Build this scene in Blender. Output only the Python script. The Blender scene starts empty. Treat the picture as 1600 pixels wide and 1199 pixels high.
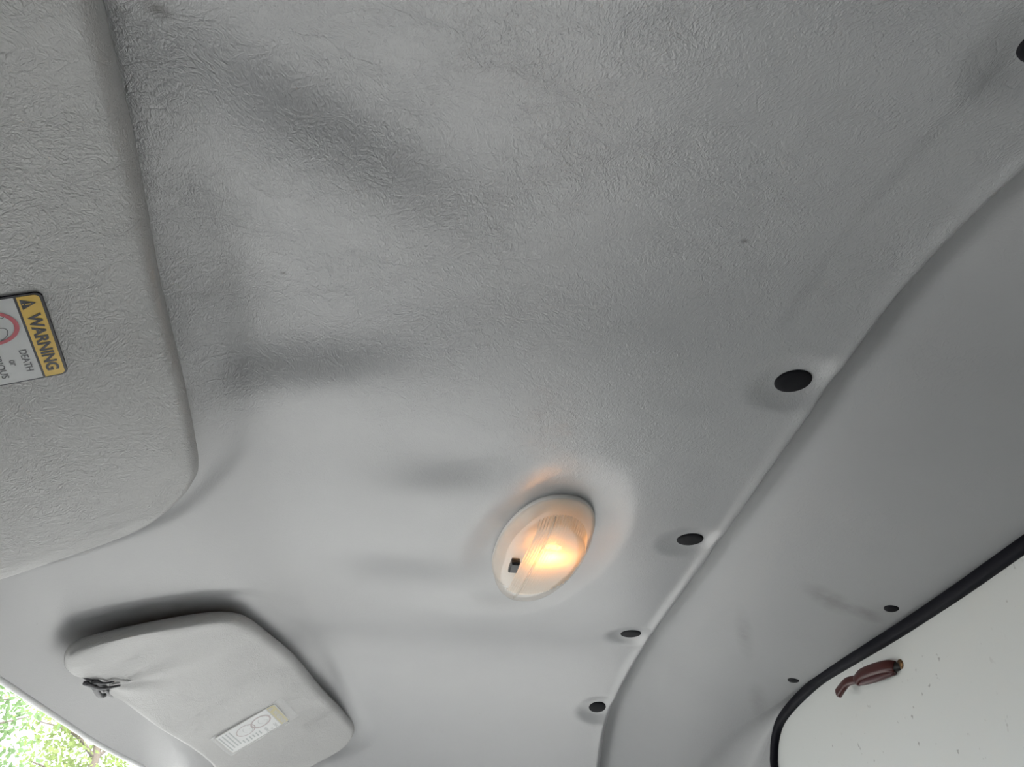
import bpy, bmesh, math, random
import numpy as np
from mathutils import Vector, Matrix

# ------------------------------------------------------------------ camera
scene = bpy.context.scene
COL = scene.collection
EYE = 1.15                                   # lens height above the cab floor (m)
PITCH, YAW = math.radians(36.563), math.radians(5.923)
cam_data = bpy.data.cameras.new('camera')
cam_data.sensor_width = 36.0
cam_data.lens = 36.0 * 1200.0 / 1600.0
cam_data.clip_start = 0.01
cam = bpy.data.objects.new('camera', cam_data)
COL.objects.link(cam)
cam.location = (0, 0, EYE)
cam.rotation_euler = (math.pi / 2 + PITCH, 0, -YAW)
scene.camera = cam

# ------------------------------------------------------------------ sky, sun, exposure
world = bpy.data.worlds.new('world')
scene.world = world
world.use_nodes = True
bg = world.node_tree.nodes['Background']
bg.inputs['Color'].default_value = (0.95, 0.98, 1.0, 1)      # thin bright overcast
bg.inputs['Strength'].default_value = 1.0

sun_data = bpy.data.lights.new('sun', 'SUN')
sun_data.energy = 2.2
sun_data.angle = math.radians(6)
sun_data.color = (1.0, 0.97, 0.92)
sun = bpy.data.objects.new('sun', sun_data)
COL.objects.link(sun)
sun.rotation_euler = Vector((-0.40, 0.55, -0.85)).to_track_quat('-Z', 'Y').to_euler()

vs = scene.view_settings
vs.view_transform = 'Standard'
vs.look = 'None'
vs.gamma = 1.0
vs.use_curve_mapping = False
vs.exposure = 1.9
scene.cycles.max_bounces = 8
scene.cycles.diffuse_bounces = 4
scene.cycles.transparent_max_bounces = 10


# ------------------------------------------------------------------ material helpers
def new_mat(name):
    m = bpy.data.materials.new(name)
    m.use_nodes = True
    nt = m.node_tree
    return m, nt, nt.nodes['Principled BSDF']


def N(nt, kind, **kw):
    n = nt.nodes.new(kind)
    for k, v in kw.items():
        if k in n.inputs:
            n.inputs[k].default_value = v
        else:
            setattr(n, k, v)
    return n


def math_node(nt, op, a, b=None, c=None, clamp=False):
    n = nt.nodes.new('ShaderNodeMath')
    n.operation = op
    n.use_clamp = clamp
    for i, v in enumerate((a, b, c)):
        if v is None:
            continue
        if isinstance(v, (int, float)):
            n.inputs[i].default_value = v
        else:
            nt.links.new(v, n.inputs[i])
    return n.outputs[0]


def mix_col(nt, fac, a, b):
    n = nt.nodes.new('ShaderNodeMix')
    n.data_type = 'RGBA'
    for s, v in ((n.inputs[0], fac), (n.inputs[6], a), (n.inputs[7], b)):
        if isinstance(v, (int, float)):
            s.default_value = v
        elif isinstance(v, tuple):
            s.default_value = v if len(v) == 4 else (*v, 1)
        else:
            nt.links.new(v, s)
    return n.outputs[2]


def plain(name, col, rough=0.5, spec=0.5, metallic=0.0):
    m, nt, p = new_mat(name)
    p.inputs['Base Color'].default_value = (*col, 1)
    p.inputs['Roughness'].default_value = rough
    p.inputs['Specular IOR Level'].default_value = spec
    p.inputs['Metallic'].default_value = metallic
    tc = N(nt, 'ShaderNodeTexCoord')
    no = N(nt, 'ShaderNodeTexNoise', Scale=60.0, Detail=3.0)
    nt.links.new(tc.outputs['Object'], no.inputs['Vector'])
    c = mix_col(nt, no.outputs['Fac'], tuple(x * 0.93 for x in col), tuple(min(1, x * 1.07) for x in col))
    nt.links.new(c, p.inputs['Base Color'])
    return m


def vinyl(name, col, grain=1.0, stains=(), speck=0.0, rough=0.35, spec=0.85, worn_y=None):
    """Grained automotive vinyl: leather wrinkles, low-frequency soiling, specks and given stains."""
    m, nt, p = new_mat(name)
    L = nt.links.new
    tc = N(nt, 'ShaderNodeTexCoord')
    P = tc.outputs['Object']
    # domain warp so that the grain runs in wandering creases
    w = N(nt, 'ShaderNodeTexNoise', Scale=6.0, Detail=3.0)
    L(P, w.inputs['Vector'])
    off = nt.nodes.new('ShaderNodeVectorMath'); off.operation = 'SUBTRACT'
    L(w.outputs['Color'], off.inputs[0]); off.inputs[1].default_value = (.5, .5, .5)
    sc = nt.nodes.new('ShaderNodeVectorMath'); sc.operation = 'SCALE'
    L(off.outputs[0], sc.inputs[0]); sc.inputs['Scale'].default_value = 0.055
    ad = nt.nodes.new('ShaderNodeVectorMath'); ad.operation = 'ADD'
    L(P, ad.inputs[0]); L(sc.outputs[0], ad.inputs[1])
    an = N(nt, 'ShaderNodeMapping'); an.inputs['Rotation'].default_value = (0, 0, .9); an.inputs['Scale'].default_value = (1.0, .5, 1.0)
    L(ad.outputs[0], an.inputs['Vector'])
    fine = N(nt, 'ShaderNodeTexNoise', Scale=380.0, Detail=2.0, Roughness=0.6, Distortion=0.2)
    L(an.outputs[0], fine.inputs['Vector'])
    fine_r = math_node(nt, 'ABSOLUTE', math_node(nt, 'SUBTRACT', fine.outputs['Fac'], 0.5))
    cre = N(nt, 'ShaderNodeTexNoise', Scale=48.0, Detail=4.0, Roughness=0.6, Distortion=1.2)
    L(ad.outputs[0], cre.inputs['Vector'])
    cre_r = math_node(nt, 'ABSOLUTE', math_node(nt, 'SUBTRACT', cre.outputs['Fac'], 0.5))
    cre_r = math_node(nt, 'MINIMUM', math_node(nt, 'MULTIPLY', cre_r, 7.0), 0.5)
    patch = N(nt, 'ShaderNodeTexNoise', Scale=11.0, Detail=2.0)
    L(P, patch.inputs['Vector'])
    pm = N(nt, 'ShaderNodeMapRange', **{'From Min': 0.36, 'From Max': 0.62, 'To Min': 0.5, 'To Max': 1.0})
    L(patch.outputs['Fac'], pm.inputs['Value'])
    h = math_node(nt, 'ADD', math_node(nt, 'MULTIPLY', fine_r, 2.0), math_node(nt, 'MULTIPLY', cre_r, 0.6))
    h = math_node(nt, 'MULTIPLY', h, pm.outputs['Result'])
    if worn_y:                                   # the skin is pulled smoother towards the far side of the cab
        sep = N(nt, 'ShaderNodeSeparateXYZ'); L(P, sep.inputs[0])
        wy = N(nt, 'ShaderNodeMapRange', **{'From Min': worn_y[0], 'From Max': worn_y[1], 'To Min': 1.0, 'To Max': 0.3})
        L(sep.outputs['Y'], wy.inputs['Value'])
        h = math_node(nt, 'MULTIPLY', h, wy.outputs['Result'])
    bump = N(nt, 'ShaderNodeBump', Strength=1.0, Distance=0.00075 * grain)
    L(h, bump.inputs['Height'])
    L(bump.outputs['Normal'], p.inputs['Normal'])
    # colour: slow soiling
    so = N(nt, 'ShaderNodeTexNoise', Scale=5.0, Detail=5.0, Roughness=0.6)
    L(P, so.inputs['Vector'])
    c = mix_col(nt, so.outputs['Fac'], tuple(x * 0.93 for x in col), tuple(x * 1.07 for x in col))
    if speck:
        sp = N(nt, 'ShaderNodeTexNoise', Scale=110.0, Detail=1.0)
        L(P, sp.inputs['Vector'])
        f = N(nt, 'ShaderNodeMapRange', **{'From Min': 0.845, 'From Max': 0.87})
        L(sp.outputs['Fac'], f.inputs['Value'])
        c = mix_col(nt, math_node(nt, 'MULTIPLY', f.outputs['Result'], speck), c, (0.06, 0.055, 0.05))
    br = N(nt, 'ShaderNodeTexNoise', Scale=60.0, Detail=3.0)
    if stains:
        L(P, br.inputs['Vector'])
    for (x, y, z, rx, ry, rz, ang, amt) in stains:      # dirt marks with a place and shape of their own
        mp = N(nt, 'ShaderNodeMapping', vector_type='TEXTURE')
        mp.inputs['Location'].default_value = (x, y, z)
        mp.inputs['Rotation'].default_value = (0, 0, ang)
        mp.inputs['Scale'].default_value = (rx, ry, rz)
        L(P, mp.inputs['Vector'])
        ln = nt.nodes.new('ShaderNodeVectorMath'); ln.operation = 'LENGTH'
        L(mp.outputs[0], ln.inputs[0])
        f = math_node(nt, 'SUBTRACT', 1.0, ln.outputs['Value'], clamp=True)
        f = math_node(nt, 'MULTIPLY', f, math_node(nt, 'MULTIPLY', br.outputs['Fac'], amt * 2), clamp=True)
        c = mix_col(nt, f, c, (0.07, 0.065, 0.055))
    L(c, p.inputs['Base Color'])
    p.inputs['Roughness'].default_value = rough
    p.inputs['Specular IOR Level'].default_value = spec
    return m


def see_through(name, tint, amount, translucent=0.0, tl_col=(1, 1, 1), gloss=0.08, rough=0.05):
    """thin clear or frosted plastic / glass: transparent + translucent + a little gloss"""
    m = bpy.data.materials.new(name); m.use_nodes = True
    nt = m.node_tree; nt.nodes.clear()
    out = nt.nodes.new('ShaderNodeOutputMaterial')
    tr = N(nt, 'ShaderNodeBsdfTransparent'); tr.inputs['Color'].default_value = (*tint, 1)
    tl = N(nt, 'ShaderNodeBsdfTranslucent'); tl.inputs['Color'].default_value = (*tl_col, 1)
    df = N(nt, 'ShaderNodeBsdfDiffuse'); df.inputs['Color'].default_value = (*tl_col, 1)
    gl = N(nt, 'ShaderNodeBsdfGlossy', Roughness=rough)
    m0 = nt.nodes.new('ShaderNodeMixShader'); m0.inputs[0].default_value = 0.45
    nt.links.new(tl.outputs[0], m0.inputs[1]); nt.links.new(df.outputs[0], m0.inputs[2])
    m1 = nt.nodes.new('ShaderNodeMixShader'); m1.inputs[0].default_value = translucent
    nt.links.new(tr.outputs[0], m1.inputs[1]); nt.links.new(m0.outputs[0], m1.inputs[2])
    fr = N(nt, 'ShaderNodeLayerWeight', Blend=0.22)
    g = math_node(nt, 'MULTIPLY', math_node(nt, 'ADD', math_node(nt, 'POWER', fr.outputs['Facing'], 3.0), 0.04), amount, clamp=True)
    m2 = nt.nodes.new('ShaderNodeMixShader')
    nt.links.new(g, m2.inputs[0])
    nt.links.new(m1.outputs[0], m2.inputs[1]); nt.links.new(gl.outputs[0], m2.inputs[2])
    nt.links.new(m2.outputs[0], out.inputs['Surface'])
    return m


M = {}
M['headliner'] = vinyl('grey_headliner_vinyl', (0.377, 0.38, 0.388), 0.8, speck=0.7, worn_y=(.45, .85), stains=[
    (-0.168, 0.229, EYE + .40, .010, .008, .05, .3, .8), (-0.185, 0.232, EYE + .40, .008, .004, .05, 0, .4),
    (-0.211, 0.502, EYE + .445, .014, .008, .05, .2, .20), (0.218, 0.385, EYE + .436, .004, .004, .03, 0, .9),
    (-0.14, 0.47, EYE + .445, .004, .003, .03, 0, .9)])
M['rear_lining'] = vinyl('grey_rear_lining_vinyl', (0.335, 0.34, 0.344), 0.35, speck=0.6, rough=0.45, spec=0.5, stains=[
    (0.50, 1.19, EYE + .41, .11, .016, .2, 1.2, .22), (0.60, 1.42, EYE + .38, .09, .02, .2, 1.2, .22),
    (0.545, 0.985, EYE + .40, .05, .028, .2, .5, .38), (0.595, 0.99, EYE + .39, .035, .02, .2, .3, .38)])
M['visor'] = vinyl('grey_visor_vinyl', (0.42, 0.418, 0.412), 0.8, speck=0.4, rough=0.37, spec=0.75)
M['dark_plug'] = plain('charcoal_plug_plastic', (0.006, 0.006, 0.009), 0.6, 0.12)
M['rubber'] = plain('black_rubber', (0.004, 0.004, 0.008), 0.6, 0.12)
M['white_moulding'] = plain('white_painted_moulding', (0.8, 0.81, 0.81), 0.35)
M['shell'] = plain('white_cab_paint', (0.75, 0.75, 0.75), 0.4)
M['cab_floor'] = plain('grey_floor_mat', (0.09, 0.088, 0.085), 0.8)
M['door_trim'] = plain('grey_door_trim', (0.13, 0.13, 0.13), 0.6)
M['glass'] = see_through('window_glass', (0.97, 0.97, 0.97), 0.6)
M['red_strap'] = plain('dark_red_rubber', (0.055, 0.008, 0.007), 0.35, 0.4)
M['red_strap_inner'] = plain('faded_red_rubber', (0.06, 0.014, 0.016), 0.4, 0.4)
M['brass'] = plain('tarnished_brass', (0.16, 0.09, 0.04), 0.45, metallic=0.7)
M['black_metal'] = plain('black_metal', (0.02, 0.02, 0.02), 0.4)
M['clip'] = plain('dark_grey_clip_plastic', (0.10, 0.10, 0.11), 0.45)
M['switch'] = plain('black_switch_plastic', (0.02, 0.02, 0.02), 0.4)
M['lamp_base'] = plain('white_lamp_plastic', (0.75, 0.73, 0.70), 0.35)
M['lens_clear'] = see_through('clear_lamp_cover', (0.97, 0.95, 0.92), 1.0, 0.12, (0.85, 0.83, 0.82), rough=0.10)
M['lens_ribbed'] = see_through('ribbed_lamp_lens', (0.98, 0.95, 0.88), 0.8, 0.975, (0.95, 0.92, 0.86), rough=0.15)
M['bark'] = plain('grey_bark', (0.16, 0.13, 0.11), 0.9)
M['ground'] = plain('pale_bounce_ground', (0.51, 0.51, 0.50), 0.9)  # unseen ground, kept pale to bounce more light onto the lining

# white rear panel, scuffed
m, nt, p = new_mat('white_panel_paint')
tc = N(nt, 'ShaderNodeTexCoord')
a = N(nt, 'ShaderNodeTexNoise', Scale=85.0, Detail=2.0); nt.links.new(tc.outputs['Object'], a.inputs['Vector'])
f = N(nt, 'ShaderNodeMapRange', **{'From Min': 0.69, 'From Max': 0.76}); nt.links.new(a.outputs['Fac'], f.inputs['Value'])
b = N(nt, 'ShaderNodeTexNoise', Scale=4.0, Detail=2.0); nt.links.new(tc.outputs['Object'], b.inputs['Vector'])
g = N(nt, 'ShaderNodeMapRange', **{'From Min': 0.48, 'From Max': 0.6}); nt.links.new(b.outputs['Fac'], g.inputs['Value'])
ff = math_node(nt, 'MULTIPLY', math_node(nt, 'MULTIPLY', f.outputs['Result'], g.outputs['Result']), 0.75)
c = mix_col(nt, b.outputs['Fac'], (0.60, 0.62, 0.60), (0.66, 0.68, 0.665))
nt.links.new(mix_col(nt, ff, c, (0.16, 0.155, 0.14)), p.inputs['Base Color'])
p.inputs['Roughness'].default_value = 0.5
M['white_panel'] = m

# lamp bulb
m = bpy.data.materials.new('lit_bulb'); m.use_nodes = True
nt = m.node_tree; nt.nodes.clear()
e = N(nt, 'ShaderNodeEmission', Strength=36.0); e.inputs['Color'].default_value = (1.0, 0.40, 0.085, 1)
o = nt.nodes.new('ShaderNodeOutputMaterial'); nt.links.new(e.outputs[0], o.inputs['Surface'])
M['bulb'] = m


def leaf_mat(name, col):
    m = bpy.data.materials.new(name); m.use_nodes = True
    nt = m.node_tree; nt.nodes.clear()
    o = nt.nodes.new('ShaderNodeOutputMaterial')
    tc = N(nt, 'ShaderNodeTexCoord')
    no = N(nt, 'ShaderNodeTexNoise', Scale=1.3, Detail=2.0); nt.links.new(tc.outputs['Object'], no.inputs['Vector'])
    c = mix_col(nt, no.outputs['Fac'], tuple(x * 0.75 for x in col), tuple(min(1, x * 1.25) for x in col))
    d = N(nt, 'ShaderNodeBsdfDiffuse'); t = N(nt, 'ShaderNodeBsdfTranslucent')
    nt.links.new(c, d.inputs['Color']); nt.links.new(c, t.inputs['Color'])
    mx = nt.nodes.new('ShaderNodeMixShader'); mx.inputs[0].default_value = 0.5
    nt.links.new(d.outputs[0], mx.inputs[1]); nt.links.new(t.outputs[0], mx.inputs[2])
    nt.links.new(mx.outputs[0], o.inputs['Surface'])
    return m


M['leaf_a'] = leaf_mat('yellow_green_leaf', (0.27, 0.35, 0.12))
M['leaf_b'] = leaf_mat('green_leaf', (0.19, 0.30, 0.13))


# ------------------------------------------------------------------ object helpers
def tag(o, label=None, cat=None, group=None, kind=None):
    if label: o['label'] = label
    if cat: o['category'] = cat
    if group: o['group'] = group
    if kind: o['kind'] = kind
    return o


def obj(name, verts, faces, mat, parent=None, smooth=True):
    me = bpy.data.meshes.new(name)
    me.from_pydata([tuple(map(float, v)) for v in verts], [], [tuple(map(int, f)) for f in faces])
    me.update()
    if smooth:
        me.polygons.foreach_set('use_smooth', [True] * len(me.polygons))
    me.materials.append(M[mat])
    o = bpy.data.objects.new(name, me)
    COL.objects.link(o)
    o.parent = parent
    return o


def outward(o):
    bm = bmesh.new(); bm.from_mesh(o.data)
    bmesh.ops.recalc_face_normals(bm, faces=bm.faces)
    bm.to_mesh(o.data); bm.free()
    return o


def empty(name, loc=(0, 0, 0)):
    o = bpy.data.objects.new(name, None)
    o.empty_display_size = 0.05
    o.location = loc
    COL.objects.link(o)
    return o


def keep(o, parent):
    """parent a world-space mesh under a thing without moving it"""
    o.parent = parent
    o.matrix_parent_inverse = Matrix.Translation(parent.location).inverted()
    return o


def grid_faces(nr, nc, closed=False, flip=False):
    F = []
    cc = nc if closed else nc - 1
    for i in range(nr - 1):
        for j in range(cc):
            k = (j + 1) % nc
            q = (i * nc + j, i * nc + k, (i + 1) * nc + k, (i + 1) * nc + j)
            F.append(q[::-1] if flip else q)
    return F


def box_vf(x0, x1, y0, y1, z0, z1):
    V = [(x, y, z) for x in (x0, x1) for y in (y0, y1) for z in (z0, z1)]
    F = [(0, 1, 3, 2), (4, 6, 7, 5), (0, 4, 5, 1), (2, 3, 7, 6), (0, 2, 6, 4), (1, 5, 7, 3)]
    return V, F


def join(parts):
    V, F = [], []
    for v, f in parts:
        b = len(V)
        V += list(v)
        F += [tuple(i + b for i in q) for q in f]
    return V, F


def smooth_path(pts, n=6, closed=False):
    """Catmull-Rom through the points"""
    P = [np.array(p, float) for p in pts]
    out = []
    m = len(P)
    for i in range(m if closed else m - 1):
        if closed:
            p0, p1, p2, p3 = P[i - 1], P[i], P[(i + 1) % m], P[(i + 2) % m]
        else:
            p1, p2 = P[i], P[i + 1]
            p0 = P[i - 1] if i else 2 * p1 - p2
            p3 = P[i + 2] if i + 2 < m else 2 * p2 - p1
        for k in range(n):
            t = k / n
            out.append(0.5 * (2 * p1 + (p2 - p0) * t + (2 * p0 - 5 * p1 + 4 * p2 - p3) * t * t
                              + (3 * p1 - p0 - 3 * p2 + p3) * t ** 3))
    if not closed:
        out.append(P[-1])
    return np.array(out)


def sweep(path, ra, rb, up, ns=12, closed=False, scale=None):
    """elliptical tube (ra across, rb along 'up') along a path"""
    path = np.asarray(path, float)
    n = len(path)
    up = np.array(up, float)
    V = []
    for i in range(n):
        if closed:
            t = path[(i + 1) % n] - path[i - 1]
        else:
            t = path[min(i + 1, n - 1)] - path[max(i - 1, 0)]
        t /= np.linalg.norm(t)
        s = np.cross(t, up); s /= np.linalg.norm(s)
        u = np.cross(s, t)
        k = 1 if scale is None else scale(i / (n - 1))
        for j in range(ns):
            a = 2 * math.pi * j / ns
            c, d = math.cos(a), math.sin(a)
            c = math.copysign(abs(c) ** .75, c); d = math.copysign(abs(d) ** .75, d)
            V.append(path[i] + s * ra * k * c + u * rb * k * d)
    F = grid_faces(n, ns, True)
    if closed:
        F += [((n - 1) * ns + j, (n - 1) * ns + (j + 1) % ns, (j + 1) % ns, j) for j in range(ns)]
    else:
        F.append(tuple(range(ns))[::-1]); F.append(tuple((n - 1) * ns + j for j in range(ns)))
    return V, F


def lathe(profile, ns=28):
    """profile (r, z) about local z"""
    V, F = [], []
    for r, z in profile:
        for j in range(ns):
            a = 2 * math.pi * j / ns
            V.append((r * math.cos(a), r * math.sin(a), z))
    F = grid_faces(len(profile), ns, True)
    F.append(tuple(range(ns))[::-1])
    F.append(tuple((len(profile) - 1) * ns + j for j in range(ns)))
    return V, F


# ------------------------------------------------------------------ shape of the cab roof lining
CY = 0.923                                   # centre line of the cab
SEAM_Y = [-.2, .10, .289, .371, .468, .575, .657, .762, .875, 1.017, 1.157, 1.230, 1.40, 1.50, 1.565, 1.659, 1.725, 1.784, 1.84, 2.1]
SEAM_X = [.376, .376, .377, .378, .378, .378, .379, .381, .383, .384, .386, .386, .390, .386, .380, .372, .373, .378, .379, .380]
PLUGS = [(.3090, .188), (.336, .571), (.339, .931), (.346, 1.315), (.343, 1.618)]
REAR_PLUGS = [(.617, .957), (.619, 1.297)]


def seam_x(y):
    y = np.asarray(y, float)
    s = 0
    for d, w in ((-.04, .2), (-.02, .2), (0, .2), (.02, .2), (.04, .2)):
        s = s + w * np.interp(y + d, SEAM_Y, SEAM_X)
    return s


def ydrop(y):
    return 0.64 * np.maximum(0, np.abs(y - CY) - .42) ** 2


def xdrop(x):
    t = -.20 - x
    return .2275 * (t + np.sqrt(t * t + .0016)) + 7.8 * np.maximum(0, -.46 - x) ** 2


def visor_h(x, y):
    return .305 + .478 * (x + .46) - ydrop(y)


def sstep(a, b, x):
    t = np.clip((x - a) / (b - a), 0, 1)
    return t * t * (3 - 2 * t)


NEAR_OUT = [(-.162, .075), (-.172, .14), (-.183, .207), (-.195, .270), (-.224, .442), (-.235, .570), (-.245, .670), (-.251, .717),
            (-.260, .741), (-.276, .764), (-.306, .790), (-.338, .800), (-.391, .802), (-.440, .802), (-.462, .792), (-.470, .76),
            (-.468, .66), (-.455, .5), (-.42, .25), (-.392, .14), (-.36, .10), (-.30, .075), (-.22, .062), (-.18, .06)]
FAR_OUT = [(-.468, 1.058), (-.459, 1.032), (-.445, 1.022), (-.416, 1.030), (-.361, 1.055), (-.307, 1.092), (-.275, 1.145), (-.252, 1.273),
           (-.213, 1.507), (-.167, 1.647), (-.150, 1.690), (-.147, 1.715), (-.156, 1.732), (-.176, 1.744), (-.223, 1.750), (-.29, 1.748),
           (-.345, 1.735), (-.375, 1.70), (-.395, 1.62), (-.446, 1.433), (-.456, 1.26), (-.460, 1.215), (-.456, 1.195), (-.452, 1.180),
           (-.451, 1.165), (-.453, 1.148), (-.461, 1.128), (-.469, 1.108), (-.471, 1.085)]
near_poly = smooth_path(NEAR_OUT, 5, True)
far_poly = smooth_path(FAR_OUT, 4, True)


def poly_dist(x, y, poly):
    """distance outside a closed outline (0 inside)"""
    d2 = np.full(x.shape, 1e9)
    inside = np.zeros(x.shape, bool)
    m = len(poly)
    for i in range(m):
        ax, ay = poly[i][:2]; bx, by = poly[(i + 1) % m][:2]
        ex, ey = bx - ax, by - ay
        t = np.clip(((x - ax) * ex + (y - ay) * ey) / (ex * ex + ey * ey + 1e-12), 0, 1)
        d2 = np.minimum(d2, (x - ax - t * ex) ** 2 + (y - ay - t * ey) ** 2)
        cond = ((ay > y) != (by > y)) & (x < (bx - ax) * (y - ay) / (by - ay + 1e-12) + ax)
        inside ^= cond
    return np.where(inside, 0, np.sqrt(d2))


LAMP_C, LAMP_A, LAMP_B, LAMP_ROT = (.1405, .972), .060, .146, math.radians(5.0)


def lamp_local(x, y):
    dx, dy = x - LAMP_C[0], y - LAMP_C[1]
    c, s = math.cos(LAMP_ROT), math.sin(LAMP_ROT)
    return dx * c + dy * s, -dx * s + dy * c


def swell(x, y, cx, cy, ang, amp, width, length):
    """a soft one-sided step moulded or sagged into the lining: high on one side, low on the other"""
    c, s = math.cos(ang), math.sin(ang)
    u = (x - cx) * c + (y - cy) * s
    v = -(x - cx) * s + (y - cy) * c
    return amp * np.tanh(u / width) * np.exp(-(v / length) ** 2) * np.exp(-(u / (3.2 * width)) ** 2)


SWELLS = [
    # cx, cy, direction, amp, width, length
    (-.095, .305, math.radians(132), -.0105, .042, .115),
    (-.125, .590, math.radians(65), -.0072, .032, .090),
    (.000, .785, math.radians(60), -.0060, .040, .075),
    (-.050, 1.06, math.radians(100), .0080, .070, .090),
    (.060, 1.18, math.radians(75), -.0050, .040, .080),
]


def lining_h(x, y):
    """height of the headliner above the lens"""
    h = .445 - ydrop(y) * (.1 + .9 * sstep(-.53, -.42, x)) - xdrop(x)
    back = sstep(-.50, -.38, x)
    for poly, yc in ((near_poly, 0), (far_poly, 1)):
        d = poly_dist(x, y, poly)
        wide = 1 - sstep(.22, .80, y)
        h = h + .0038 * (1 - np.clip(sstep(.012 + .016 * wide, .046 + .045 * wide, d), 0, 1)) * back
    u, v = lamp_local(x, y)
    e = np.sqrt((u / (LAMP_A + .004)) ** 2 + (v / (LAMP_B + .004)) ** 2)
    h = h + .0075 * (1 - sstep(1.0, 1.75, e))
    for px, py in PLUGS:
        r = np.sqrt((x - px) ** 2 + (y - py) ** 2)
        h = h + .0055 * (1 - sstep(.016, .052, r))
    h = h + .0014 * sstep(.283, .297, x) * (1 - sstep(.42, .54, y))      # pressed crease beside the seam
    q = .05 - x
    h = h + .020 * (q + np.sqrt(q * q + .0009)) * sstep(-.30, -.18, x)            # front half leans gently towards the windscreen
    for s in SWELLS:
        h = h + swell(x, y, *s)
    return h


def rear_h(x, y):
    t = np.clip((x - .385) / .265, -.2, 1)
    h = .455 - .092 * (1 - np.maximum(0, 1 - t) ** 1.15) - ydrop(y) + .012 * np.exp(-np.maximum(0, x - .385) / .03)
    for px, py in REAR_PLUGS:
        h = h + .0025 * np.exp(-((x - px) ** 2 + (y - py) ** 2) / (2 * .014 ** 2))
    return h


def front_x(y):
    return -.520 + .12 * np.maximum(0, np.abs(y - CY) - .40) ** 2


# ------------------------------------------------------------------ ceiling (front headliner)
ys = np.linspace(-.12, 1.97, 470)
us = np.concatenate([np.linspace(0, .93, 215), np.linspace(.93, 1, 26)[1:]])
Y, U = np.meshgrid(ys, us, indexing='ij')
XF, XS = front_x(Y), seam_x(Y)
X = XF + U * (XS - XF)
H = lining_h(X, Y)
d = XS - X
H = H - .0022 * np.exp(-((d - .012) / .009) ** 2) + .016 * np.clip(1 - d / .011, 0, 1) ** 2.0   # padded lip rolling up at the seam
V = np.stack([X, Y, H + EYE], -1).reshape(-1, 3)
ceiling = obj('ceiling', V, grid_faces(len(ys), len(us)), 'headliner')
tag(ceiling, 'grey grained vinyl headliner over the cab', kind='structure')

# ------------------------------------------------------------------ rear lining: runs back from the seam, then turns down the rear wall
WALL_X = .650
prof = [(0.0, None)]
xs_rel = np.concatenate([np.linspace(0, .9, 60), np.linspace(.9, 1.0, 14)[1:]])
rows = []
ys2 = np.linspace(-.12, 1.97, 300)
for y in ys2:
    x0 = float(seam_x(y)) - .035
    side = float(sstep(.46, .80, abs(y - CY)))
    x1 = WALL_X - .016 - .07 * side
    xx = x0 + xs_rel * (x1 - x0)
    hh = rear_h(xx, np.full_like(xx, y))
    row = [(a, y, EYE + b) for a, b in zip(xx, hh)]
    hl = hh[-1]
    fr = .006 + .07 * float(sstep(.48, .80, abs(y - CY)))
    for k in range(1, 9):
        t = k / 8 * math.radians(73)
        row.append((x1 + (WALL_X + .0005 - x1) * (math.sin(math.radians(17) + t) - math.sin(math.radians(17))) / (1 - math.sin(math.radians(17))), y,
                    EYE + hl - fr * (math.cos(math.radians(17)) - math.cos(math.radians(17) + t))))
    rows.append(row)
nc = len(rows[0])
rear = obj('ceiling_rear', [v for r in rows for v in r], grid_faces(len(rows), nc), 'rear_lining')
tag(rear, 'grey vinyl rear lining curving down to the white panel', kind='structure')
wr = obj('wall_rear', [r[-1] for r in rows] + [(WALL_X + .0005, r[-1][1], 0.0) for r in rows], grid_faces(2, len(rows)), 'rear_lining')
tag(wr, 'grey lower rear wall of the cab', kind='structure')

# white panel and gasket on the rear wall
half = [(.923, .3635), (1.016, .3640), (1.152, .3675), (1.243, .3690), (1.318, .3640), (1.384, .3560), (1.435, .3440), (1.467, .3240),
        (1.486, .3000), (1.496, .2700), (1.499, .15), (1.499, -.30)]
half = [(y, z - .006) for y, z in half]
mir = [(2 * CY - y, z) for y, z in half[1:]]
loop = half + [(1.49, -.36), (1.45, -.39), (1.2, -.40), (.923, -.40), (.646, -.40), (2 * CY - 1.45, -.39), (2 * CY - 1.49, -.36)] + mir[::-1]
loop = smooth_path(loop, 5, True)
gpath = np.array([(WALL_X - .0088, y, EYE + z) for y, z in loop])
panel = empty('rear_panel', (WALL_X - .003, CY, EYE - .40))
tag(panel, 'flat white scuffed panel in a black rubber gasket on the rear wall', 'panel')
keep(obj('gasket', *sweep(gpath, .0085, .0080, (1, 0, 0), 12, True), 'rubber'), panel)['label'] = 'black rubber gasket'
n = len(loop)
cen = loop.mean(0)
Vp = [(WALL_X - .006, y, EYE + z) for y, z in loop] + [(WALL_X - .0005, y, EYE + z) for y, z in loop]
Fp = [tuple(range(n)), tuple(range(2 * n - 1, n - 1, -1))] + [(i, i + n, (i + 1) % n + n, (i + 1) % n) for i in range(n)]
keep(obj('sheet', Vp, Fp, 'white_panel', smooth=False), panel)['label'] = 'scuffed white sheet'

# ------------------------------------------------------------------ rest of the cab shell
yy = np.linspace(-.12, 1.97, 60)
fe = [(float(front_x(y)), y, EYE + float(lining_h(np.array([front_x(y)]), np.array([y]))[0])) for y in yy]
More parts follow.
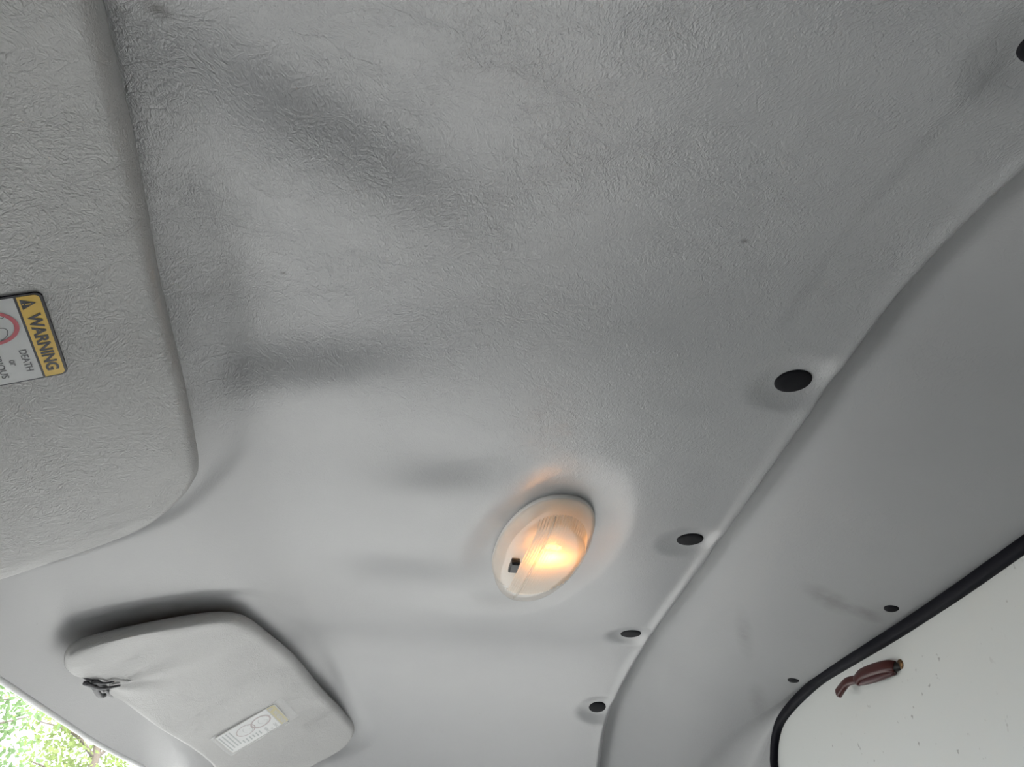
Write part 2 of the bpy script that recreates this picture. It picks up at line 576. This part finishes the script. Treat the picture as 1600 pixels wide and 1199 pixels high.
# moulding along the top of the windscreen
tr = obj('trim_1', *sweep([(x - .004, y, z - .001) for x, y, z in fe], .0045, .0045, (0, 0, 1), 10), 'white_moulding')
tag(tr, 'thin white moulding along the top edge of the windscreen', kind='structure')
wp = []
for k in range(9):
    t = k / 8
    wp += [(x - .012 - t * .42 - .03 * math.sin(t * math.pi), y, z - .004 + (0.85 - z) * t) for x, y, z in fe]
wroot = empty('window_1', (-.72, CY, 1.0)); tag(wroot, 'curved windscreen glass', kind='structure')
keep(obj('pane', wp, grid_faces(9, len(fe)), 'glass'), wroot)
keep(obj('seal', *sweep([wp[-len(fe) + i] for i in range(len(fe))], .01, .01, (0, 0, 1), 8), 'rubber'), wroot)
# header above the windscreen, roof skin
hv = [(x - .012, y, z + .004) for x, y, z in fe] + [(-.56, y, EYE + .53) for _, y, _ in fe]
tag(obj('wall_front', hv, grid_faces(2, len(fe)), 'shell'), kind='structure')
ry = np.linspace(-.15, 2.0, 12); rx = np.linspace(-.57, .70, 10)
rv = [(x, y, EYE + .53 + .02 * math.cos((y - CY) * 1.4)) for y in ry for x in rx]
tag(obj('roof', rv, grid_faces(len(ry), len(rx)), 'shell'), kind='structure')
# lower front wall, floor
fv = [(-.97, y, 0.0) for y in yy] + [(w[0], w[1], w[2]) for w in wp[-len(fe):]]
tag(obj('wall_front_lower', fv, grid_faces(2, len(fe)), 'door_trim'), kind='structure')
tag(obj('floor', *box_vf(-.98, .66, -.15, 2.0, -.05, 0.0), 'cab_floor', smooth=False), kind='structure')


def side_wall(name, y, idx):
    parts = [box_vf(-.98, .70, y - .015, y + .015, 0, .40),
             box_vf(-.57, .70, y - .015, y + .015, 1.30, EYE + .55),
             box_vf(.55, .70, y - .015, y + .015, .40, 1.30)]
    o = obj(name, *join(parts), 'door_trim', smooth=False)
    tag(o, kind='structure')
    w = empty('window_%d' % idx, (-.1, y, 1.0)); tag(w, kind='structure')
    keep(obj('pane', *box_vf(-.97, .55, y - .002, y + .002, .40, 1.30), 'glass', smooth=False), w)


tag(obj('wall_left_light_block', *box_vf(-.98, .70, -.15, -.12, 0, EYE + .55), 'door_trim', smooth=False), kind='structure')  # unseen driver side, built without its window to block light from there
side_wall('wall_right', 1.985, 2)
tag(obj('ground', *box_vf(-60, 60, -60, 60, -1.25, -1.15), 'ground', smooth=False), kind='structure')


# ------------------------------------------------------------------ sun visors
def visor_point(x, y, dz=0.0):
    return np.array([x, y, EYE + float(visor_h(np.array(x), np.array(y))) + dz])


def build_visor(poly, centre, wrinkle, label_text, notch_pin):
    root = empty('sun_visor', visor_point(*centre))
    poly = np.asarray(poly)[:, :2]
    m = len(poly)
    nx = np.roll(poly, -1, 0) - np.roll(poly, 1, 0)
    nrm = np.stack([-nx[:, 1], nx[:, 0]], 1)
    nrm /= np.linalg.norm(nrm, axis=1)[:, None]
    if np.mean(np.sum((np.array(centre) - poly) * nrm, 1)) < 0:
        nrm = -nrm                                            # inward
    R, T = .0085, .0088
    rings = []
    for k in range(7):                                        # upper half of the rolled edge, then the lower half
        a = math.radians(90 - 30 * k)
        rings.append((poly + nrm * R * (1 - math.cos(a)) * .9, T * math.sin(a)))
    inner = rings[-1][0]
    depth = 26
    for k in range(1, depth):
        s = (k / depth) ** .9
        rings.append((inner * (1 - s) + np.array(centre) * s, -T))
    V = []
    for pts, dz in rings:
        for q in pts:
            z = EYE + float(visor_h(q[0], q[1])) + dz
            if dz <= -T:
                z += wrinkle(q[0], q[1])
            V.append((q[0], q[1], z))
    F = grid_faces(len(rings), m, True)
    V.append(tuple(visor_point(*centre, -T))); ci = len(V) - 1
    b = (len(rings) - 1) * m
    F += [(b + i, b + (i + 1) % m, ci) for i in range(m)]
    V.append(tuple(visor_point(*centre, T))); ci = len(V) - 1
    F += [((i + 1) % m, i, ci) for i in range(m)]
    keep(obj('pad', V, F, 'visor'), root)
    tag(root, label_text, 'sun visor', 'sun visors under the headliner')
    return root


def no_wrinkle(x, y):
    return .0009 * math.sin(24 * x + 9 * y) * math.sin(7 * y)


def clip_wrinkle(x, y):
    dx, dy = x + .447, y - 1.175
    r = math.hypot(dx, dy); a = math.atan2(dy, dx)
    return .0022 * math.cos(7 * a + 14 * r) * math.exp(-(r / .13) ** 2) * min(1, r / .03) + .0005 * math.sin(26 * x + 11 * y)


near_visor = build_visor(near_poly, (-.33, .45), no_wrinkle, 'large grey sun visor with black-bordered warning label, cut by the frame edge', None)
far_visor = build_visor(far_poly, (-.32, 1.40), clip_wrinkle, 'grey sun visor with faded white label and dark hook clip, beside the windscreen corner', None)


# ---- warning labels
def text_mesh(body, size, bold=0.0):
    cu = bpy.data.curves.new('lettering', 'FONT')
    cu.body = body
    cu.size = size
    cu.align_x = 'LEFT'
    cu.resolution_u = 4
    cu.offset = bold
    to = bpy.data.objects.new('lettering', cu)
    COL.objects.link(to)
    dg = bpy.context.evaluated_depsgraph_get()
    me = bpy.data.meshes.new_from_object(to.evaluated_get(dg))
    bpy.data.objects.remove(to)
    P = np.array([v.co[:] for v in me.vertices])
    F = [tuple(p.vertices) for p in me.polygons]
    P[:, 0] -= P[:, 0].min(); P[:, 1] -= P[:, 1].min()
    return P, F


def fit_text(body, u0, u1, v0, v1, bold=0.0):
    """letters filling the box; u along the reading direction, v up the letter"""
    P, F = text_mesh(body, 1.0, bold)
    P = P / P.max(0).clip(1e-6)
    P[:, 2] = 0
    return [(u0 + a * (u1 - u0), v0 + b * (v1 - v0)) for a, b, _ in P], F


def round_rect(u0, u1, v0, v1, r=(0, 0, 0, 0), n=6):
    out = []
    for (cx, cy, a0, rr) in ((u1, v1, 0, r[0]), (u0, v1, 90, r[1]), (u0, v0, 180, r[2]), (u1, v0, 270, r[3])):
        sx = 1 if cx == u1 else -1; sy = 1 if cy == v1 else -1
        if rr == 0:
            out.append((cx, cy)); continue
        for k in range(n + 1):
            a = math.radians(a0 + 90 * k / n)
            out.append((cx - sx * rr + rr * math.cos(a), cy - sy * rr + rr * math.sin(a)))
    return out, [tuple(range(len(out)))]


def ring(cu, cv, r0, r1, n=48, a0=0, a1=360):
    P, F = [], []
    for k in range(n + 1):
        a = math.radians(a0 + (a1 - a0) * k / n)
        P += [(cu + r0 * math.cos(a), cv + r0 * math.sin(a)), (cu + r1 * math.cos(a), cv + r1 * math.sin(a))]
    for k in range(n):
        F.append((2 * k, 2 * k + 1, 2 * k + 3, 2 * k + 2))
    return P, F


def stroke(pts, w):
    P, F = [], []
    pts = smooth_path([(a, b) for a, b in pts], 5)
    for i in range(len(pts)):
        t = pts[min(i + 1, len(pts) - 1)] - pts[max(i - 1, 0)]
        t = t / (np.linalg.norm(t) + 1e-9)
        q = np.array([-t[1], t[0]]) * w / 2
        P += [tuple(pts[i] + q), tuple(pts[i] - q)]
    F = [(2 * k, 2 * k + 1, 2 * k + 3, 2 * k + 2) for k in range(len(pts) - 1)]
    return P, F


def warning_label(root, origin, direction, cols, w=.0945, length=.118, film=False):
    ox, oy = origin
    e1 = np.array(direction, float); e1 /= np.linalg.norm(e1)
    e2 = np.array([e1[1], -e1[0]])
    k2 = 1 / math.sqrt(1 + .43 ** 2)

    def lay(P, lift):
        out = []
        for u, v in P:
            q = np.array([ox, oy]) + e1 * u + e2 * v * k2
            c0 = np.array([ox, oy]) + e1 * w / 2 - e2 * length / 2 * k2
            g0 = visor_point(c0[0], c0[1]); eps = .02
            gx = (visor_point(c0[0] + eps, c0[1])[2] - visor_point(c0[0] - eps, c0[1])[2]) / (2 * eps)
            gy = (visor_point(c0[0], c0[1] + eps)[2] - visor_point(c0[0], c0[1] - eps)[2]) / (2 * eps)
            z = g0[2] + gx * (q[0] - c0[0]) + gy * (q[1] - c0[1])
            out.append(np.array([q[0], q[1], z - .0088 - .0022 - lift]))
        return out

    if film:
        keep(obj('film', lay(round_rect(-.006, w + .006, -length - .006, .016, (.003,) * 4)[0], .0001),
                 [tuple(range(28))], 'label_film', smooth=False), root)
    c = cols
    # the sticker itself: thin white sheet with thickness
    base_p, _ = round_rect(0, w, -length, 0, (.005, .005, .003, .003))
    nb = len(base_p)
    Vb = lay(base_p, .0003) + lay(base_p, -.0010)
    Fb = [tuple(range(nb)), tuple(range(2 * nb - 1, nb - 1, -1))] + [(i, i + nb, (i + 1) % nb + nb, (i + 1) % nb) for i in range(nb)]
    lab = keep(obj('warning_label', Vb, Fb, c['black'], smooth=False), root)
    lab['label'] = 'warning sticker with yellow header'

    def sub(name, PF, mat, lift):
        o = obj(name, lay(PF[0], lift), PF[1], mat, smooth=False)
        o.parent = lab
        return o
    bd = .0016
    sub('yellow_header', round_rect(bd, w - bd, -.0153, -bd, (.0037, .0037, 0, 0)), c['yellow'], .0005)
    sub('white_field', round_rect(bd, w - bd, -length + bd, -.0169, (0, 0, .002, .002)), c['white'], .0005)
    tri = ([(.0093, -.0045), (.0042, -.0137), (.0150, -.0137)], [(1, 2, 0)])
    sub('warning_triangle', tri, c['black'], .0007)
    sub('exclamation_mark', join([round_rect(.0089, .0099, -.0112, -.0075), round_rect(.0089, .0099, -.0130, -.0120)]), c['yellow'], .0009)
    sub('lettering', fit_text('WARNING', .0200, .0862, -.0129, -.0040, .035), c['black'], .0007)
    for t, u0, u1, v0, v1 in (('DEATH', .0570, .0824, -.0256, -.0208), ('or', .0662, .0732, -.0340, -.0306), ('SERIOUS', .0535, .0863, -.0424, -.0376)):
        sub('lettering', fit_text(t, u0, u1, v0, v1, .010), c['ink'], .0007)
    for cv in (-.0375, -.0660):
        sub('red_circle', ring(.0290, cv, .0152, .0183 if cv > -.05 else .0170), c['red'], .0008)
        # child-seat pictogram in outline
        sub('pictogram', join([ring(.0180, cv + .0095, .0017, .0023, 20),
                               stroke([(.0295, cv + .0055), (.0312, cv + .0095), (.0355, cv + .0100), (.0400, cv + .0080), (.0428, cv + .0040)], .0006),
                               stroke([(.0200, cv - .001), (.0260, cv - .004), (.0330, cv - .0035), (.0390, cv + .001)], .0006)]), c['ink'], .0007)
    # small print, illegible lines
    rnd = random.Random(4)
    rows_ = []
    for k in range(10):
        v = -.0500 - k * .0062
        u0 = .0535 if v > -.084 else .0070
        if v < -length + .006:
            break
        rows_.append(round_rect(u0, w - .008 - rnd.random() * .008, v - .0024, v))
    sub('small_print', join(rows_), c['print'], .0007)
    return lab


def label_cols(pref, white, yellow, red, black, ink, print_):
    d = {}
    for k, v in (('white', white), ('yellow', yellow), ('red', red), ('black', black), ('ink', ink), ('print', print_)):
        M[pref + k] = plain('label_%s_%s' % (pref.strip('_'), k), v, 0.4)
        d[k] = pref + k
    return d


M['label_film'] = see_through('clear_label_film', (0.97, 0.97, 0.97), 1.0, 0.12, (0.8, 0.8, 0.82), rough=0.2)
fresh = label_cols('fresh_', (.66, .67, .67), (.86, .56, .085), (.60, .10, .13), (.02, .02, .03), (.10, .10, .11), (.3, .3, .3))
faded = label_cols('faded_', (.82, .83, .83), (.62, .56, .30), (.55, .48, .48), (.60, .60, .58), (.48, .50, .50), (.50, .53, .53))
warning_label(near_visor, (-.2885, .4270), (-.1366, .9904), fresh)
warning_label(far_visor, (-.2790, 1.508), (.27, .96), faded, w=.076, length=.112, film=True)

# ---- visor hook clip at the notch of the far visor
clip_path = [(-.464, 1.132, -.009), (-.459, 1.145, -.012), (-.455, 1.158, -.0135), (-.448, 1.172, -.012), (-.437, 1.183, -.011)]
parts = [sweep(smooth_path([visor_point(x, y, dz) for x, y, dz in clip_path], 4), .0038, .0030, (0, 0, 1), 10, scale=lambda t: 1.1 - .55 * t),
         sweep(smooth_path([visor_point(x, y, dz) for x, y, dz in [(-.458, 1.150, -.012), (-.460, 1.172, -.013), (-.462, 1.192, -.012), (-.462, 1.202, -.008)]], 4),
               .0040, .003, (0, 0, 1), 10),
         sweep(smooth_path([visor_point(x, y, dz) for x, y, dz in [(-.456, 1.135, -.010), (-.447, 1.150, -.0125), (-.438, 1.160, -.0115)]], 4), .0030, .0025, (0, 0, 1), 8, scale=lambda t: 1 - .5 * t)]
keep(obj('hook_clip', *join(parts), 'clip'), far_visor)['label'] = 'dark grey hook clip'
pin = [visor_point(-.466, 1.10, 0), visor_point(-.463, 1.16, 0), visor_point(-.461, 1.23, 0)]
keep(obj('hinge_pin', *sweep(pin, .0045, .0045, (0, 0, 1), 10), 'clip'), far_visor)


# ------------------------------------------------------------------ trim plugs
def plug(x, y, r, h, slope, label, group):
    prof = [(r * .55, .004), (r * .98, .0035), (r, .0015), (r * .97, .0002), (r * .88, -.0006), (r * .5, -.0010), (r * .1, -.0012)]
    V, F = lathe(prof)
    o = obj('trim_plug', V, F, 'dark_plug')
    o.location = (x, y, EYE + h)
    o.rotation_euler = (slope[1], slope[0], 0)
    tag(o, label, 'trim plug', group)
    return o


plug_labels = ['dark trim plug cut off at the upper corner beside the seam',
               'largest whole dark oval trim plug beside the headliner seam',
               'dark trim plug beside the seam, level with the dome lamp',
               'dark trim plug beside the seam, next beyond the dome lamp',
               'smallest dark trim plug beside the seam, last of the row']
for (px, py), lb in zip(PLUGS, plug_labels):
    hh = lambda a, b: float(lining_h(np.array([a]), np.array([b]))[0])
    sy = (hh(px, py + .04) - hh(px, py - .04)) / .08
    plug(px, py, .0182, hh(px, py) - .0012, (0, math.atan(sy)), lb, 'trim plugs along the headliner seam')
for (px, py), lb in zip(REAR_PLUGS, ['small dark trim plug by the gasket, above the red strap', 'small dark trim plug at the rounded gasket corner']):
    hh = lambda a, b: float(rear_h(np.array([a]), np.array([b]))[0])
    plug(px, py, .0112, hh(px, py) - .0005, (math.atan(.12), 0), lb, 'trim plugs above the gasket')

# ------------------------------------------------------------------ dome lamp
lamp_h = float(lining_h(np.array([LAMP_C[0]]), np.array([LAMP_C[1]]))[0])
lamp = empty('dome_lamp', (LAMP_C[0], LAMP_C[1], EYE + lamp_h - .002))
lamp.rotation_euler = (0, 0, LAMP_ROT)
tag(lamp, 'lit oval dome lamp with ribbed clear cover and small black switch', 'dome lamp')


def oval(a, b, n=72, p=2.25):
    out = []
    for k in range(n):
        t = 2 * math.pi * k / n
        c, s = math.cos(t), math.sin(t)
        out.append((a * math.copysign(abs(c) ** (2 / p), c), b * math.copysign(abs(s) ** (2 / p), s)))
    return np.array(out)


def oval_shell(prof, n=72):
    V = []
    for k, dz in prof:                                        # k = inset in metres
        for x, y in oval(LAMP_A - k, LAMP_B - k, n):
            V.append((x, y, dz))
    return V, grid_faces(len(prof), n, True), n


# backing tray
V, F, n_ = oval_shell([(.000, .003), (-.002, .0), (-.0015, -.004), (.003, -.005)])
F.append(tuple(3 * n_ + j for j in range(n_)))
F.append(tuple(range(n_))[::-1])
obj('base', V, F, 'lamp_base', lamp)
# clear cover: skirt, shoulder and shallow face
V, F, n_ = oval_shell([(-.0015, -.0035), (.0005, -.010), (.0025, -.018), (.006, -.0245), (.011, -.0285), (.018, -.0305), (.030, -.0318), (.045, -.0322)])
F.append(tuple(7 * n_ + j for j in range(n_)))
cover = outward(obj('cover', V, F, 'lens_clear', lamp))
cover['label'] = 'clear frosted plastic lamp cover'
# ribbed lens inside the rear two thirds, each rib a ridge along the lamp
ribs, nrib = [], 22
x0, x1 = -.028, .049
Vr, Fr = [], []
ny = 26
for i in range(nrib * 2 + 1):
    x = x0 + (x1 - x0) * i / (nrib * 2)
    half_l = (LAMP_B - .015) * math.sqrt(max(0.02, 1 - (x / (LAMP_A - .006)) ** 2))
    for j in range(ny):
        y = -half_l + 2 * half_l * j / (ny - 1)
        edge = min(1, (1 - abs(2 * j / (ny - 1) - 1)) * 6)
        Vr.append((x, y, -.0278 * (.72 + .28 * edge) + (.0030 if i % 2 else 0)))
Fr = grid_faces(nrib * 2 + 1, ny)
obj('ribbed_lens', Vr, Fr, 'lens_ribbed', lamp, smooth=False)['label'] = 'ribbed inner lens glowing warm yellow'
# divider rib between switch side and lens side
dv = [(-.012, y, -.0325 + .012 * (abs(y) / LAMP_B) ** 4) for y in np.linspace(-LAMP_B + .012, LAMP_B - .012, 24)]
obj('divider_rib', *sweep(dv, .0012, .0016, (0, 0, 1), 8), 'lens_clear', lamp)
# rocker switch
sv = []
for (a, dz) in ((.0055, -.0295), (.006, -.036), (.0045, -.0385)):
    sv += [(-.038 + sx * a, -.004 + sy * a * 2.1, dz - .0015 * sy) for sx, sy in ((-1, -1), (1, -1), (1, 1), (-1, 1))]
sf = grid_faces(3, 4, True) + [(8, 9, 10, 11), (3, 2, 1, 0)]
obj('switch', sv, sf, 'switch', lamp, smooth=False)
# festoon bulb lying across the tray
bp = [(.002, -.022, -.011), (.007, -.022, -.011), (.018, -.022, -.011), (.023, -.022, -.011)]
bulb = obj('bulb', *sweep(smooth_path(bp, 4), .0032, .0032, (0, 0, 1), 12, scale=lambda t: .55 + .45 * math.sin(math.pi * t)), 'bulb', lamp)

# ------------------------------------------------------------------ red strap on the rear panel
strap = empty('pull_strap', (.6455, 1.024, EYE + .319))
tag(strap, 'dark red rubber strap hanging from a hook on the white panel', 'strap')
lo = lambda L: [np.array((x, y, EYE + h)) for x, y, h in L]
keep(obj('strap_loop', *sweep(smooth_path(lo([(.640, 1.028, .3180), (.634, 1.0373, .3215), (.628, 1.066, .3245), (.624, 1.089, .3245), (.622, 1.104, .3195)]), 6),
                              .0052, .0085, (.2, 0, 1), 14), 'red_strap'), strap)
keep(obj('strap_underside', *sweep(smooth_path(lo([(.639, 1.030, .3120), (.631, 1.060, .3135), (.626, 1.090, .3160), (.622, 1.104, .3170)]), 6),
                                   .0042, .0050, (.2, 0, 1), 12, scale=lambda t: .75 + .4 * math.sin(math.pi * t)), 'red_strap_inner'), strap)
keep(obj('strap_tail', *sweep(smooth_path(lo([(.627, 1.100, .3215), (.622, 1.1272, .3256), (.620, 1.1443, .3219), (.619, 1.160, .3170)]), 6),
                              .0045, .0070, (.2, 0, 1), 14, scale=lambda t: .85 + .25 * t), 'red_strap'), strap)
keep(obj('hook', *sweep(smooth_path(lo([(.648, 1.0200, .3190), (.644, 1.0240, .3180), (.638, 1.0300, .3175)]), 4), .0045, .0055, (.2, 0, 1), 10), 'black_metal'), strap)
wv, wf = lathe([(.002, -.003), (.0062, -.0025), (.0068, .0), (.006, .002), (.003, .003)], 20)
wo = obj('washer', wv, wf, 'brass')
wo.rotation_euler = (0, math.pi / 2, 0); wo.location = (-.0005, -.005, .0005); wo.parent = strap


# ------------------------------------------------------------------ trees outside the windscreen
def make_tree(loc, height, crown, seed, leaf, label):
    rnd = np.random.default_rng(seed)
    root = empty('tree', loc)
    tag(root, label, 'tree', 'trees beyond the windscreen')
    lean = rnd.normal(0, .04, 2)
    tp = [(lean[0] * h + .10 * math.sin(h * 1.1 + seed), lean[1] * h, h) for h in np.linspace(0, height, 12)]
    V, F = sweep(tp, .15, .15, (1, .2, .1), 10, scale=lambda t: 1 - .82 * t)
    obj('trunk', V, F, 'bark', root)
    parts, tips = [], []
    for k in range(26):
        t = .30 + .68 * rnd.random()
        p0 = np.array(tp[int(t * 11)])
        a = rnd.random() * 2 * math.pi
        L = crown * (1.1 - .7 * t) * (.6 + .5 * rnd.random())
        p2 = p0 + np.array([math.cos(a) * L, math.sin(a) * L, L * (.25 + .5 * rnd.random())])
        p1 = (p0 + p2) / 2 + np.array([0, 0, .12 * L])
        parts.append(sweep(smooth_path([p0, p1, p2], 4), .035, .035, (.1, .2, 1), 6, scale=lambda t: 1 - .75 * t))
        for s in np.linspace(.35, 1.0, 6):
            tips.append((p0 * (1 - s) ** 2 + 2 * p1 * s * (1 - s) + p2 * s * s))
    obj('branches', *join(parts), 'bark', root)['kind'] = 'stuff'
    tips = np.array(tips)
    nl = 7500
    c = tips[rnd.integers(0, len(tips), nl)] + rnd.normal(0, .26, (nl, 3))
    d1 = rnd.normal(0, 1, (nl, 3)); d1 /= np.linalg.norm(d1, axis=1)[:, None]
    d2 = np.cross(d1, rnd.normal(0, 1, (nl, 3))); d2 /= np.linalg.norm(d2, axis=1)[:, None]
    s = (.030 + .04 * rnd.random((nl, 1)))
    V = np.stack([c - d1 * s, c + d2 * s * .55, c + d1 * s, c - d2 * s * .55], 1).reshape(-1, 3)
    F = np.arange(nl * 4).reshape(-1, 4)
    obj('foliage', V, F, leaf, root, smooth=False)['kind'] = 'stuff'
    return root


GZ = -1.15
make_tree((-7.6, 12.4, GZ), 7.4, 2.3, 3, 'leaf_b', 'green leafy tree at the left edge of the windscreen corner')
make_tree((-5.6, 16.0, GZ), 8.0, 1.9, 8, 'leaf_a', 'yellow-green tree with a bare leaning trunk in the windscreen corner')
make_tree((-12.5, 21.5, GZ), 9.6, 2.8, 12, 'leaf_a', 'pale yellow-green tree farthest behind the other trees')
